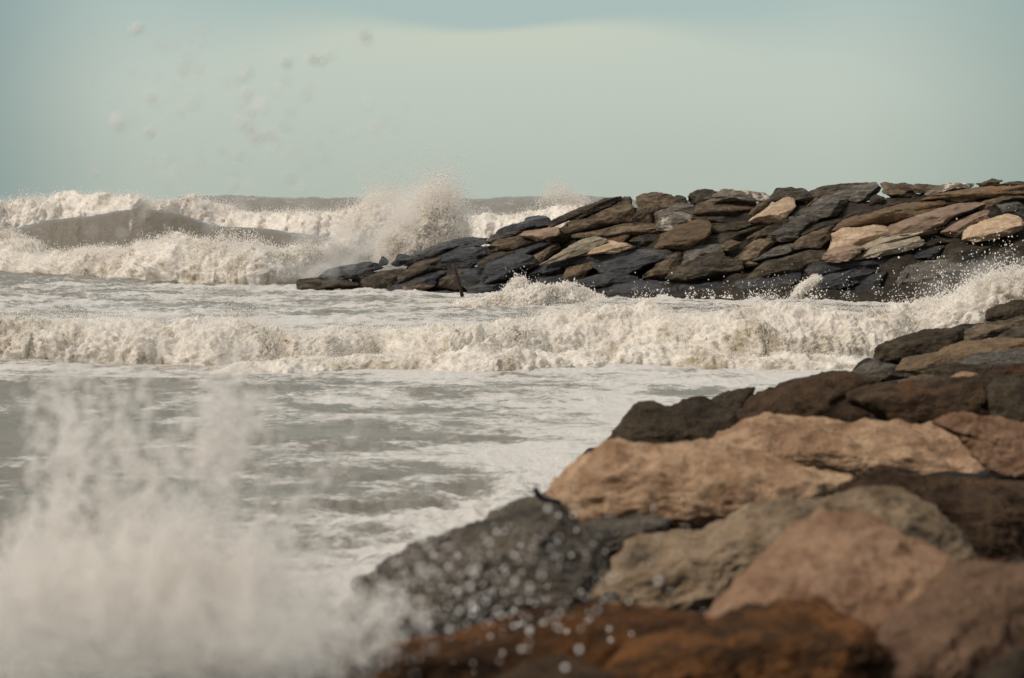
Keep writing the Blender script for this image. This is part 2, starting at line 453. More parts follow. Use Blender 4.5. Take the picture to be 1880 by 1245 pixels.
FAR = [
 # tip, crop C: photo x = 500 + x/3.76, y = 300 + y/3.76
 ('C', 'low flat brown boulder awash at the very tip of the breakwater', 'dark', [(200,810),(290,795),(420,795),(545,795),(580,850),(500,868),(300,875),(200,862)]),
 ('C', 'long dark slab lying on top of the flat tip boulder', 'wet', [(340,795),(390,735),(470,715),(600,692),(690,695),(780,720),(700,745),(640,770),(560,805),(420,810)]),
 ('C', 'big rounded dark grey boulder beside the flat brown tip boulder', 'dark', [(555,835),(600,760),(660,732),(790,712),(905,730),(880,800),(850,865),(760,900),(690,910),(575,890)]),
 ('C', 'small dark pointed rock poking up under the bursting spray', 'wet', [(800,700),(860,618),(930,640),(945,670),(880,710)]),
 ('C', 'tiny dark rock half lost in spray beside the small pointed rock', 'wet', [(735,700),(760,645),(790,650),(812,690),(790,715)]),
 ('C', 'long dark wet slab directly below the bursting white plume', 'wet', [(925,665),(1040,590),(1150,545),(1280,522),(1440,530),(1390,565),(1290,570),(1180,625),(1090,660),(960,690)]),
 ('C', 'dark slab with bedding lines between plume and purplish tip wedge', 'wet', [(1290,545),(1420,525),(1480,545),(1340,610),(1200,660),(1170,625)]),
 ('C', 'dull brownish boulder just below the long slab under the plume', 'dark', [(865,770),(960,690),(1090,650),(1165,655),(1195,700),(1160,745),(1000,790),(890,815)]),
 ('C', 'dark glossy slab above the leaning iron post', 'wet', [(1170,645),(1280,585),(1400,545),(1510,560),(1515,625),(1430,655),(1350,725),(1200,730),(1165,690)]),
 ('C', 'thin blue grey slab slanting down to the foam before the post', 'wet', [(770,900),(860,830),(960,780),(1080,752),(1230,740),(1130,805),(1090,860),(1000,880),(850,910)]),
 ('C', 'low rounded brown boulder at the foam edge before the iron post', 'brown', [(845,915),(890,850),(990,815),(1070,820),(1100,850),(960,905)]),
 ('C', 'dark boulder standing immediately behind the leaning iron post', 'dark', [(1130,855),(1150,800),(1200,745),(1300,725),(1300,855),(1220,870)]),
 ('C', 'dark wet slab with a foam trickle beyond the iron post', 'wet', [(1280,850),(1300,750),(1430,735),(1500,790),(1440,840),(1360,870)]),
 ('C', 'small low dark rock awash in foam below the iron post', 'wet', [(1075,925),(1130,888),(1200,882),(1260,905),(1250,940),(1100,945)]),
 ('C', 'dark whaleback rock in the foam right after the iron post', 'wet', [(1335,915),(1400,840),(1480,805),(1600,825),(1630,875),(1560,900),(1420,930)]),
 ('C', 'brown edged grey boulder shadowing the slab over the iron post', 'dark', [(1425,695),(1440,645),(1530,612),(1620,620),(1670,610),(1520,745),(1440,725)]),
 ('C', 'steep dark blue boulder above the whaleback rock', 'wet', [(1480,820),(1560,740),(1640,665),(1700,620),(1775,660),(1745,725),(1600,800),(1500,830)]),
 # middle, crop A: photo x = 900 + x/3.76
 ('A', 'purplish wedge shaped rock with a blunt peak on the skyline near the tip', 'wet', [(55,495),(75,455),(230,395),(245,368),(300,353),(362,360),(420,428),(300,450),(160,490)]),
 ('A', 'smooth purple brown slab under the skyline wedge', 'grey', [(-10,540),(0,495),(60,480),(220,440),(330,412),(415,425),(405,455),(260,475),(170,505),(40,550)]),
 ('A', 'brown ledge with a pale upper rim below the purple slab', 'brown', [(-5,620),(10,570),(60,535),(180,502),(235,472),(345,458),(335,535),(290,580),(130,610)]),
 ('A', 'pinky brown crumbly rock between purple slab and long black slab', 'pink', [(225,495),(260,465),(360,448),(460,448),(465,492),(370,535),(315,535)]),
 ('A', 'long black slab running down from the pinky crumbly rock', 'wet', [(-10,730),(0,640),(130,600),(330,540),(455,498),(475,530),(380,595),(250,660),(160,650)]),
 ('A', 'black sloping boulder next to the steep dark blue boulder', 'wet', [(-95,815),(0,700),(160,638),(265,655),(280,700),(150,765),(0,820)]),
 ('A', 'small brown block propped between black slabs', 'brown', [(255,665),(330,605),(450,552),(495,580),(400,645),(320,700),(260,730)]),
 ('A', 'long dark skyline boulder where the breakwater top drops to the sea', 'dark', [(422,415),(480,358),(600,298),(780,243),(885,238),(885,285),(820,315),(720,355),(600,388),(520,378),(440,438)]),
 ('A', 'big rounded brown boulder under the dropping end of the crest', 'brown', [(455,495),(470,430),(520,388),(620,372),(740,345),(850,292),(915,308),(945,355),(935,405),(820,435),(700,490),(560,540),(485,548)]),
 ('A', 'small dark skyline rock with a black cleft before the tallest brown one', 'dark', [(865,295),(880,253),(930,233),(1005,230),(995,305),(950,360),(915,315)]),
 ('A', 'massive brown skyline boulder beside the black cleft', 'brown', [(945,405),(1000,300),(1005,233),(1060,213),(1120,218),(1235,238),(1275,292),(1210,315),(1135,355),(1115,415),(1000,428)]),
 ('A', 'grey brown flank rock leaning on the massive skyline boulder', 'grey', [(1115,355),(1200,298),(1290,258),(1365,278),(1445,345),(1400,378),(1280,358),(1200,348)]),
 ('A', 'grey boulder with a bright chipped edge under the leaning flank rock', 'streak', [(1110,435),(1122,350),(1200,322),(1290,332),(1385,360),(1365,405),(1250,458),(1150,458)]),
 ('A', 'flat topped olive slab below the massive skyline boulder', 'brown', [(605,495),(720,458),(880,418),(1060,412),(1155,445),(1145,478),(980,488),(820,525),(700,520),(615,515)]),
 ('A', 'rounded reddish brown rock tucked under the olive slab', 'rust', [(765,540),(850,458),(960,440),(1055,450),(1000,520),(900,540)]),
 ('A', 'pale edged slab slanting past the rock under the olive slab', 'sand', [(440,620),(560,558),(690,516),(765,545),(710,595),(520,650),(300,715)]),
 ('A', 'small sunlit tan ledge in the middle of the dark lower rocks', 'tan', [(640,610),(760,548),(850,527),(985,545),(965,582),(860,618),(760,628),(650,650)]),
 ('A', 'dark square boulder beside the sunlit tan ledge', 'dark', [(975,545),(990,478),(1080,465),(1185,458),(1175,525),(1140,590),(1060,610),(995,600)]),
 ('A', 'large round boulder with a rusty orange patch', 'rust', [(1145,600),(1190,488),(1290,427),(1430,402),(1535,428),(1555,470),(1475,545),(1380,600),(1250,628)]),
 ('A', 'dark blue slab below the pale edged slab', 'wet', [(250,770),(300,700),(480,645),(660,635),(650,685),(540,730),(530,780),(420,790)]),
 ('A', 'blue grey shelf beneath the small sunlit tan ledge', 'wet', [(510,705),(640,628),(760,608),(900,588),(1070,598),(970,655),(800,700),(640,730)]),
 ('A', 'small rounded brown boulder at the head of the long glossy slab', 'brown', [(520,790),(540,728),(600,703),(720,688),(750,710),(650,780),(570,805)]),
 ('A', 'longest glossy blue black slab in the lower middle', 'wet', [(630,780),(720,708),(860,648),(1000,618),(1240,612),(1320,630),(1190,700),(1080,750),(900,800),(720,810)]),
 ('A', 'dull brown block at the far end of the longest glossy slab', 'brown', [(990,790),(1100,688),(1200,638),(1315,622),(1350,700),(1280,780),(1180,812),(1030,812)]),
 ('A', 'slate grey slab under the rusty orange patch', 'grey', [(1305,650),(1400,588),(1540,567),(1650,590),(1610,628),(1460,650),(1350,700)]),
 ('A', 'narrow grey wedge leaning on the rusty patched boulder', 'grey', [(1310,630),(1400,558),(1515,495),(1510,545),(1445,598),(1380,630)]),
 ('A', 'big tilted block with brown top and black underside', 'dark', [(1215,800),(1330,718),(1480,635),(1620,595),(1710,670),(1720,745),(1560,810),(1400,840),(1280,830)]),
 ('A', 'broad blue black slab at the foam line below the longest glossy slab', 'wet', [(680,910),(720,858),(900,818),(1100,797),(1260,818),(1250,905),(1000,970),(760,985),(695,960)]),
 ('A', 'wet black rock washed by a white jet at its outer end', 'wet', [(550,860),(600,805),(800,765),(960,785),(1010,810),(800,870),(640,880)]),
 ('A', 'black shadowed rock above the surf after the broad foam line slab', 'wet', [(1240,910),(1260,828),(1500,815),(1630,838),(1650,905),(1550,975),(1300,975)]),
 ('A', 'low blue rock behind the small splash near the whaleback', 'wet', [(230,840),(300,785),(420,775),(570,785),(530,830),(400,855)]),
 ('A', 'small dark knob on the skyline between two bigger boulders', 'dark', [(1255,245),(1300,220),(1355,233),(1360,288),(1300,280)]),
 ('A', 'rounded dark loaf shaped boulder on the skyline', 'dark', [(1350,265),(1370,203),(1430,185),(1520,198),(1578,213),(1550,278),(1450,310),(1365,300)]),
 ('A', 'flat skyline rock with white flaky streaks along its top', 'streak', [(1535,268),(1580,208),(1620,188),(1720,178),(1885,203),(1890,258),(1780,250),(1620,255)]),
 ('A', 'wide brown boulder directly under the white streaked skyline rock', 'brown', [(1435,348),(1450,288),(1550,257),(1700,232),(1795,232),(1808,325),(1720,390),(1600,380),(1490,360)]),
 ('A', 'dark brown rock shadowed below the wide brown boulder', 'dark', [(1350,410),(1400,368),(1600,352),(1700,382),(1730,410),(1600,430),(1440,410)]),
 ('A', 'black recessed boulder behind the rusty patched one', 'dark', [(1525,470),(1550,408),(1700,385),(1885,408),(1890,448),(1760,480),(1620,482)]),
 ('A', 'dark slab sloping beside the rusty patched boulder', 'dark', [(1470,580),(1500,508),(1620,465),(1780,445),(1870,438),(1710,530),(1600,592)]),
 ('A', 'small brown cobble wedged below the dark sloping slab', 'brown', [(1595,570),(1660,528),(1725,548),(1710,595),(1640,610)]),
 ('A', 'small tan brown cobble beside the tilted block', 'brown', [(1685,695),(1740,658),(1835,668),(1845,695),(1760,718)]),
 # right hand end, crop B: photo x = 1380 + x/3.76
 ('B', 'dark humped skyline boulder above the palest rock', 'dark', [(110,245),(180,178),(260,165),(350,182),(395,232),(355,272),(280,283),(180,270)]),
 ('B', 'palest cream boulder just below the humped skyline boulder', 'tan', [(-5,395),(90,308),(220,237),(278,258),(290,302),(235,358),(215,397),(120,412)]),
 ('B', 'brown slab leaning against the palest cream boulder', 'brown', [(-70,380),(0,318),(70,257),(145,247),(90,315),(0,388)]),
 ('B', 'dark layered skyline slab beyond the humped boulder', 'dark', [(385,228),(420,193),(500,162),(640,145),(780,138),(750,170),(600,218),(480,252),(400,258)]),
 ('B', 'small brown rock between the palest boulder and the big grey slab', 'brown', [(360,300),(400,248),(470,213),(478,252),(410,318)]),
 ('B', 'upper half of a split grey slab reaching the skyline', 'grey', [(425,285),(560,208),(700,168),(830,145),(870,190),(835,245),(760,298),(700,290),(600,280)]),
 ('B', 'big smooth grey slab below the split skyline slab', 'grey', [(175,478),(230,368),(330,315),(480,285),(665,265),(728,310),(645,375),(500,390),(385,420),(345,488),(260,492)]),
 ('B', 'squarish brown boulder standing up on the skyline', 'brown', [(860,200),(868,138),(920,124),(990,147),(1050,138),(1110,157),(1165,190),(1110,232),(940,243)]),
 ('B', 'flat far brown rock on the skyline beside the squarish one', 'brown', [(1100,165),(1140,148),(1200,147),(1295,157),(1235,205),(1160,215)]),
 ('B', 'dark skyline slab with a thin pale streak', 'streak', [(1210,210),(1280,162),(1420,122),(1480,107),(1535,123),(1510,165),(1350,210),(1250,230)]),
 ('B', 'rounded far skyline knob beyond the pale streaked slab', 'dark', [(1510,140),(1600,133),(1660,102),(1722,118),(1700,155),(1560,165)]),
 ('B', 'flat dark rock where the skyline leaves the picture', 'dark', [(1685,150),(1760,122),(1900,127),(1910,170),(1780,175)]),
 ('B', 'small dark rock under the squarish skyline boulder', 'dark', [(795,268),(850,222),(915,232),(905,272),(820,300)]),
 ('B', 'long dark slab running under the squarish skyline boulder', 'dark', [(655,378),(800,286),(960,237),(1150,217),(1195,245),(1000,290),(860,340),(700,390)]),
 ('B', 'very long layered slab with orange rust on its upper end', 'rust', [(585,460),(680,387),(860,307),(1060,267),(1220,232),(1420,227),(1475,250),(1335,298),(1160,378),(960,420),(830,440),(700,440)]),
 ('B', 'far reddish brown ledge behind the long rusty slab', 'rust', [(1210,248),(1400,193),(1640,163),(1900,163),(1900,210),(1600,230),(1470,258),(1330,245)]),
 ('B', 'large brown pink slab in front of the long rusty slab', 'pink', [(960,472),(1000,427),(1160,367),(1330,297),(1480,252),(1568,310),(1445,368),(1355,438),(1230,460),(1060,480)]),
 ('B', 'pitted brown rock at the top end of the brown pink slab', 'brown', [(1465,245),(1560,212),(1608,260),(1590,308),(1530,280)]),
 ('B', 'knobbly brown rock above the oval boulder', 'brown', [(1580,268),(1700,212),(1900,198),(1900,245),(1760,258),(1685,308),(1600,318)]),
 ('B', 'smooth oval grey brown boulder with water drops in front', 'grey', [(1672,345),(1688,272),(1740,247),(1820,262),(1880,310),(1875,365),(1770,378),(1700,372)]),
 ('B', 'pinkish grey boulder between brown pink slab and oval boulder', 'pink', [(1320,468),(1390,398),(1600,316),(1665,375),(1565,428),(1500,468),(1420,508),(1345,500)]),
 ('B', 'smooth sunlit pinkish tan boulder under the oval one', 'tan', [(1482,520),(1508,448),(1620,397),(1750,359),(1825,382),(1848,430),(1825,498),(1700,530),(1580,530)]),
 ('B', 'brown rock cut by the picture edge beside the pinkish tan boulder', 'brown', [(1790,510),(1840,418),(1900,385),(1900,490)]),
 ('B', 'dark rock filling the gap under the big smooth grey slab', 'dark', [(360,490),(368,432),(480,397),(640,377),(668,400),(600,450),(440,460)]),
 ('B', 'biggest sunlit tan boulder with crumpled face', 'tan', [(495,618),(530,498),(640,447),(800,422),(900,437),(978,475),(865,538),(760,580),(680,590),(560,610)]),
 ('B', 'ruddy tan rock at the foot of the biggest tan boulder', 'pink', [(495,660),(540,598),(660,567),(760,577),(780,612),(700,660),(600,680),(530,680)]),
 ('B', 'flat grey tan slab touching the biggest tan boulder', 'sand', [(755,568),(860,518),(1000,467),(1180,447),(1298,450),(1245,488),(1100,518),(960,548),(820,583)]),
 ('B', 'rough slab with a bright tan lip below the flat grey tan slab', 'sand', [(680,670),(800,598),(960,537),(1168,502),(1160,568),(1040,610),(860,640)]),
 ('B', 'dark boulder under the pinkish grey one', 'dark', [(1122,590),(1160,518),(1300,497),(1450,508),(1468,532),(1350,568),(1180,600)]),
 ('B', 'brown boulder pressed against the shaded side of the biggest tan boulder', 'brown', [(272,610),(330,538),(430,468),(520,442),(565,490),(535,545),(505,620),(420,600),(340,612)]),
 ('B', 'brown topped rock with black hollow below the palest boulder', 'brown', [(-110,650),(-60,590),(0,548),(60,507),(140,492),(205,540),(130,608),(55,660),(-30,668)]),
 ('B', 'small olive wedge above the brown topped hollow rock', 'brown', [(-20,510),(40,458),(110,427),(145,470),(85,505),(0,548)]),
 ('B', 'flat blue grey slab catching the sky below the palest boulder', 'grey', [(75,508),(150,475),(335,488),(290,530),(200,550)]),
 ('B', 'grey brown slab sloping from the blue grey one to the dark block', 'grey', [(40,660),(140,597),(280,537),(340,545),(300,608),(180,650),(80,680)]),
 ('B', 'large dark block with tan flakes along its upper edge', 'dark', [(-10,740),(60,678),(200,637),(340,597),(450,572),(508,620),(490,665),(385,700),(345,740),(250,770),(60,812),(0,790)]),
 ('B', 'low brown rock at the toe of the ruddy tan rock', 'dark', [(340,730),(420,662),(560,667),(690,657),(665,698),(500,710),(400,740)]),
 ('B', 'long blue slab smoothed by water under the bright lipped slab', 'wet', [(430,730),(560,687),(800,657),(1000,607),(1160,597),(1145,655),(1000,700),(820,720),(600,742),(480,770)]),
 ('B', 'big dark wet boulder above the surf beside the white jet', 'wet', [(-210,870),(-80,800),(80,785),(250,747),(340,727),(310,805),(210,870),(60,945),(-150,960)]),
 ('B', 'dark curved rock right behind the white jet of water', 'wet', [(290,960),(330,880),(400,798),(560,737),(780,727),(890,738),(770,800),(650,860),(450,915)]),
 ('B', 'wet rock draped by thin running foam', 'wet', [(560,930),(640,860),(700,845),(800,797),(905,767),(890,858),(800,945),(640,950)]),
 ('B', 'largest grey brown low slab behind the flying drops', 'grey', [(810,880),(900,788),(1040,727),(1250,677),(1420,647),(1508,690),(1410,810),(1200,870),(1000,915),(860,915)]),
 ('B', 'mossy dark brown boulder above the largest low slab', 'dark', [(1342,655),(1370,598),(1450,552),(1560,537),(1708,558),(1710,605),(1565,648),(1420,668)]),
 ('B', 'black rock cut by the picture edge over the big surf splash', 'dark', [(1550,650),(1700,567),(1900,517),(1900,650),(1780,670),(1640,700)]),
 ('B', 'narrow dark rock over the smoothed blue slab', 'wet', [(1120,660),(1150,598),(1350,567),(1345,628),(1250,655)]),
 ('B', 'brown wet slab rising out of the big surf splash', 'dark', [(1390,800),(1500,687),(1700,647),(1900,647),(1900,720),(1700,750),(1520,820)]),
]
ORG = {'C': 500, 'A': 900, 'B': 1380}
def far_depth_for(poly, fwd):
    c = np.mean(np.array(poly), 0)
    dc = float(bw_depth(c[0], c[1]))
    off = random.uniform(-0.35, 0.2) - fwd
    return lambda px, py: dc + off + 0.7 * (bw_depth(px, py) - dc)
for i, (crop, lab, mt, pts) in enumerate(FAR):
    poly = [(ORG[crop] + x / 3.76, 300 + y / 3.76) for x, y in pts]
    boulder(lab, ROCK[mt], poly, far_depth_for(poly, 0.45 if mt in ('tan', 'pink', 'sand', 'streak') else 0.15 if mt == 'rust' else 0.0), random.uniform(0.85, 1.25), 5, 'boulders of the far breakwater', seed=100 + i, expand=random.uniform(1.10, 1.27),
            facets=9, rough=0.12, pn=2.7, fo=(0.42, 0.8), tops=[((0, -0.55, 0.83), 0.58), ((0, -0.82, -0.57), 0.6)])

# the near bank: crops D (origin 940,500) and E (origin 940,745), two crop pixels to one photo pixel, P = photo pixels
NB = [
 ('D', 33.0, 'black angular boulder standing out against the white splash', NEAR['drk'], [(1738,175),(1745,138),(1840,103),(1872,103),(1890,128),(1920,150),(1800,185)]),
 ('D', 31.0, 'tan brown boulder beneath the black angular one', ROCK['brown'], [(1610,282),(1640,228),(1720,186),(1900,160),(1930,205),(1780,240),(1700,270),(1640,290)]),
 ('D', 29.5, 'big dark loaf shaped boulder at the edge of the bay', NEAR['drk'], [(1337,305),(1343,268),(1440,232),(1560,212),(1655,208),(1650,245),(1610,290),(1480,310),(1440,340),(1350,345)]),
 ('D', 29.8, 'small dark rock beside the tan brown boulder', ROCK['dark'], [(1770,250),(1820,212),(1910,200),(1930,260),(1840,265)]),
 ('D', 27.5, 'long brown boulder with ochre top below the loaf shaped one', ROCK['rust'], [(1420,360),(1440,318),(1560,297),(1640,262),(1760,242),(1920,252),(1920,300),(1700,330),(1640,365),(1500,378)]),
 ('D', 28.0, 'low dark wet rock where the bay water meets the bank', NEAR['wetdrk'], [(1250,368),(1340,308),(1355,338),(1435,342),(1450,385),(1320,405),(1268,392)]),
 ('D', 26.0, 'flat pale grey slab overhanging a black gap', ROCK['grey'], [(1635,338),(1700,302),(1840,284),(1930,287),(1930,345),(1760,355),(1690,350)]),
 ('D', 25.4, 'black shadowed boulder under the flat pale grey slab', NEAR['drk'], [(1510,400),(1530,348),(1640,332),(1745,347),(1770,385),(1640,405)]),
 ('D', 24.4, 'dark reddish brown boulder under the pale slab at the picture edge', NEAR['umber'], [(1725,405),(1780,345),(1930,330),(1930,420)]),
 ('D', 23.2, 'small peach coloured stone peeping over a brown boulder', NEAR['tan'], [(1590,400),(1650,362),(1705,374),(1725,405),(1650,420)]),
 ('D', 23.0, 'low greyish stone before the black shadowed boulder', ROCK['brown'], [(1420,405),(1500,372),(1600,386),(1710,398),(1640,430),(1500,425)]),
 ('D', 21.0, 'small dark stone peeping out behind the speckled boulder', NEAR['drk'], [(705,485),(800,436),(890,425),(880,490),(830,525),(740,520)]),
 ('D', 19.0, 'dark boulder with white barnacle specks by the foaming water', NEAR['drk'], [(325,655),(380,578),(470,483),(540,488),(570,500),(640,468),(720,468),(805,518),(850,585),(830,640),(700,665),(600,665),(440,660)]),
 ('D', 20.0, 'umber boulder with a rusty brow behind the speckled one', NEAR['umber'], [(825,530),(870,468),(920,428),(1060,392),(1180,373),(1295,383),(1350,420),(1300,450),(1350,530),(1320,570),(1000,580),(880,600),(835,580)]),
 ('D', 19.2, 'wide dark russet boulder next to the rusty browed one', NEAR['umber'], [(1240,450),(1340,418),(1600,395),(1745,385),(1775,440),(1790,530),(1600,580),(1400,580),(1310,530)]),
 ('D', 18.8, 'almost black boulder cut by the picture edge beside the russet one', NEAR['drk'], [(1740,425),(1800,385),(1940,370),(1940,570),(1780,560)]),
 ('E', 15.4, 'large peach tan boulder with a pale hump and brown shaded flank', NEAR['tan'], [(680,175),(760,127),(880,78),(950,53),(1080,42),(1240,57),(1400,67),(1560,62),(1660,80),(1715,130),(1740,200),(1880,265),(1900,330),(1700,330),(1500,300),(1240,270),(1000,250),(840,220)]),
 ('E', 14.2, 'brownish peach boulder cut by the picture edge behind the largest hump', NEAR['pink'], [(1530,70),(1620,35),(1740,33),(1940,70),(1940,280),(1760,240),(1690,160),(1640,90)]),
 ('E', 13.0, 'broad peach boulder whose end juts over the foaming water', NEAR['tan'], [(145,340),(180,288),(240,228),(330,158),(400,138),(500,148),(570,143),(660,163),(700,155),(840,185),(1100,238),(1240,265),(1200,330),(1050,370),(900,410),(780,450),(600,475),(480,450),(350,430),(210,428)]),
 ('E', 12.6, 'deep brown boulder in the shaded hollow at the picture edge', NEAR['umber'], [(1180,310),(1380,228),(1560,262),(1940,290),(1940,640),(1750,620),(1640,530),(1500,400)]),
 ('E', 10.8, 'smooth brown dome behind the pink boulder', NEAR['lichen'], [(1150,350),(1300,297),(1420,298),(1545,370),(1645,470),(1680,560),(1640,640),(1500,600),(1300,500),(1180,430)]),
 ('E', 11.2, 'lichen mottled grey tan boulder sloping to the rust one', NEAR['lichen'], [(190,730),(270,658),(350,588),(440,468),(560,447),(680,468),(800,408),(960,348),(1120,328),(1210,340),(1260,400),(1140,500),(980,600),(850,720),(760,800),(500,800),(300,770)]),
 ('E', 12.4, 'dark wet wedge in the gap under the broad peach boulder', NEAR['wetdrk'], [(200,490),(235,430),(370,415),(480,405),(590,425),(480,480),(400,570),(310,640),(230,580)]),
 ('P', 12.0, 'wet dark boulder spattered by white flying drops', NEAR['wetdrk'], [(660,1065),(720,1033),(790,988),(850,968),(960,922),(1012,928),(1048,965),(1095,1010),(1115,1060),(1075,1120),(960,1140),(860,1175),(740,1195),(680,1150)]),
 ('E', 9.2, 'big dusty pink boulder with a rounded crown', NEAR['pink'], [(720,790),(800,698),(900,588),(1060,468),(1140,398),(1220,373),(1340,398),(1420,438),(1490,520),(1560,560),(1660,600),(1680,760),(1640,1010),(1300,1080),(1180,900),(950,830),(800,820)]),
 ('E', 8.6, 'dusty brown pink boulder filling the bottom corner', NEAR['clay'], [(1480,700),(1560,600),(1620,572),(1700,568),(1960,630),(1980,1100),(1280,1100),(1330,900)]),
 ('E', 8.2, 'orange rust boulder with dark blotches before the pink one', NEAR['rust'], [(340,960),(440,880),(580,840),(740,795),(860,735),(1000,702),(1130,700),(1210,745),(1290,840),(1330,930),(1310,1060),(900,1090),(400,1080)]),
 ('P', 8.6, 'long low orange brown boulder along the splashing edge', NEAR['rust'], [(590,1250),(680,1195),(760,1168),(880,1138),(960,1108),(1080,1108),(1200,1128),(1310,1150),(1330,1190),(1310,1300),(620,1310)]),
 ('P', 7.2, 'brown stone with a pale ridge peeping in at the bottom edge', NEAR['umber'], [(900,1260),(955,1222),(1025,1198),(1090,1222),(1140,1255),(1130,1330),(910,1330)]),
 ('P', 7.4, 'dark wedge of stone in the bottom corner below the pink boulder', NEAR['drk'], [(1795,1240),(1840,1212),(1900,1180),(1930,1330),(1780,1330)]),
 ('P', 7.6, 'dark brown boulder half hidden by the white splash at the bottom', NEAR['umber'], [(180,1250),(300,1232),(420,1215),(560,1212),(660,1228),(690,1330),(180,1330)]),
]
def near_depth(d0, cy, lean=0.75):
    return lambda px, py: d0 + lean * (cy - np.asarray(py)) * d0 / F
for i, (crop, d0, lab, mt, pts) in enumerate(NB):
    ox, oy, s = {'D': (940, 500, 2.0), 'E': (940, 745, 2.0), 'P': (0, 0, 1.0)}[crop]
    poly = [(ox + x / s, oy + y / s) for x, y in pts]
    cy = np.mean([p[1] for p in poly])
    boulder(lab, mt, poly, near_depth(d0, cy), 0.8, 6 if d0 < 17 else 5, 'boulders of the near bank', seed=500 + i, expand=1.05, facets=4, rough=0.13, strat=0.25, fo=(0.66, 0.9), pn=2.25, sharp=0.75, tops=[((0, -0.6, 0.8), 0.6), ((0, -0.95, -0.3), 0.68)])

# ------------------------------------------------------------------ rubble beds under the boulders (ground)
def bed(name, cen, step, drop, floor, label):
    P = np.array([c for c, *_ in cen]); S = np.array([s for _, s, *_ in cen])
    x0, x1 = P[:, 0].min() - 3, P[:, 0].max() + 22
    y0, y1 = P[:, 1].min() - 4, P[:, 1].max() + 5
    nx, ny = int((x1 - x0) / step) + 2, int((y1 - y0) / step) + 2
    X, Y = np.meshgrid(np.linspace(x0, x1, nx), np.linspace(y0, y1, ny), indexing='ij')
    q = np.stack([X.ravel(), Y.ravel()], -1)
    d2 = ((q[:, None] - P[None, :, :2]) ** 2).sum(-1)
    w = 1 / (d2 + 0.15) ** 1.6
    z = (w * P[None, :, 2]).sum(1) / w.sum(1)
    z = z - drop * (1.25 - 1.2 * smooth(1.0, 2.3, z) if floor > -1.5 else 1.0)
    near = np.sqrt(d2.min(1))
    j = d2.argmin(1)
    inland = smooth(0.0, 1.2, q[:, 0] - 0.257 * q[:, 1]) * smooth(2.5, 1.0, q[:, 1] - P[j, 1])   # the bank carries on inland of this line
    z = z - (1 - inland) * np.maximum(0, near - 0.9) * 1.1
    far_in = smooth(0.8, 2.5, near) * inland
    q3 = np.stack([q[:, 0] * 0.75, q[:, 1] * 0.95, np.full(len(q), 3.0)], -1)
    lumps = fbm(q3 + 0.3 * perlin(q3 * 2)[:, None], 5, 0.5, 'b')
    z = z + far_in * (0.35 - 1.1 * lumps)
    n = fbm(np.stack([q[:, 0] * 1.3, q[:, 1] * 1.3, np.zeros(len(q))], -1), 5, 0.55, 'r')
    z = np.maximum(z + 0.18 * n, floor)
    m = mesh_from(name, np.stack([q[:, 0], q[:, 1], z], -1), grid_faces(nx, ny))
    return link(name, m, BEDMAT, kind='structure', label=label)
BEDMAT = rock_mat('rubble', L(.030, .025, .019), L(.065, .053, .040), L(.020, .018, .015), 0.5, 0.95, 1.0)
nF = len(FAR)
bed('ground', B_ALL[:nF], 0.12, 0.42, -1.0, 'dark rubble bed under the boulders of the far breakwater')
bed('ground', B_ALL[nF:], 0.08, 0.26, -2.0, 'dark rubble bed under the boulders of the near bank')

# ------------------------------------------------------------------ sea
def lane(xs, ys):
    xs, ys = np.array(xs, float), np.array(ys, float)
    return lambda x: np.interp(x, xs, ys)

SWELL = lane([-120, 8, 80, 133, 186, 226, 266, 306, 346, 385, 440, 500, 640, 760], [440, 428, 409, 401, 393, 386, 384, 389, 400, 411, 417, 424, 440, 452])
FARSW = lane([250, 330, 420, 520, 650, 700, 800, 870, 940, 1000, 1060, 1120, 1250], [372, 364, 362, 366, 367, 368, 366, 366, 363, 359, 358, 364, 370])

def sea_height(x, y):
    r = np.hypot(x, y)
    px = W0 / 2 + x / y * F
    z0 = np.zeros_like(x)
    q = np.stack([x * 0.35, y * 0.95, z0], -1)
    a1 = 0.05 + 0.0035 * np.clip(r - 18, 0, 90)
    h = a1 * 1.2 * fbm(q * 0.7, 4, 0.5, 'r')
    h += (0.035 + 0.0009 * np.clip(r - 15, 0, 60)) * 1.4 * fbm(np.stack([x * 1.6, y * 3.0, z0 + 4], -1), 3, 0.55, 'r')
    # long swells out at sea
    g = smooth(105, 150, y)
    h += g * (0.9 * np.sin(y / 6.5 + 1.6 * perlin(np.stack([x * 0.03, y * 0.02, z0], -1)) * 3) * (0.6 + perlin(np.stack([x * .045, y * .03, z0 + 9], -1))))
    def ridge(yc, wf, wb, top):
        c = yc + 1.5 * perlin(np.stack([x * 0.06, z0, z0 + yc], -1))
        t = np.where(y < c, (c - y) / wf, (y - c) / wb)
        c = c + 0.5 * fbm(np.stack([x * 0.5, z0, z0 + yc], -1), 3)
        return (z_at(top(px), yc) + 0.20 * fbm(np.stack([x * 0.7, y * 0.3, z0], -1), 4, 0.6)) * np.exp(-t ** 2 * np.where(y < c, 1.0, 1.0))
    k = smooth(-170, -40, px) * (1 - smooth(650, 800, px))
    h = np.maximum(h, h * 0.4 + k * ridge(92.0, 1.7, 8.0, SWELL))
    k = smooth(240, 330, px) * (1 - smooth(1150, 1300, px))
    h = np.maximum(h, h * 0.3 + k * ridge(165.0, 7.0, 12.0, FARSW))
    # broken water by the near bank
    nb = np.exp(-((px - 900) / 330) ** 2) * smooth(24, 17, y)
    h += nb * 0.22 * fbm(np.stack([x * 1.1, y * 1.4, z0 + 2], -1), 4, 0.55, 'r')
    return h

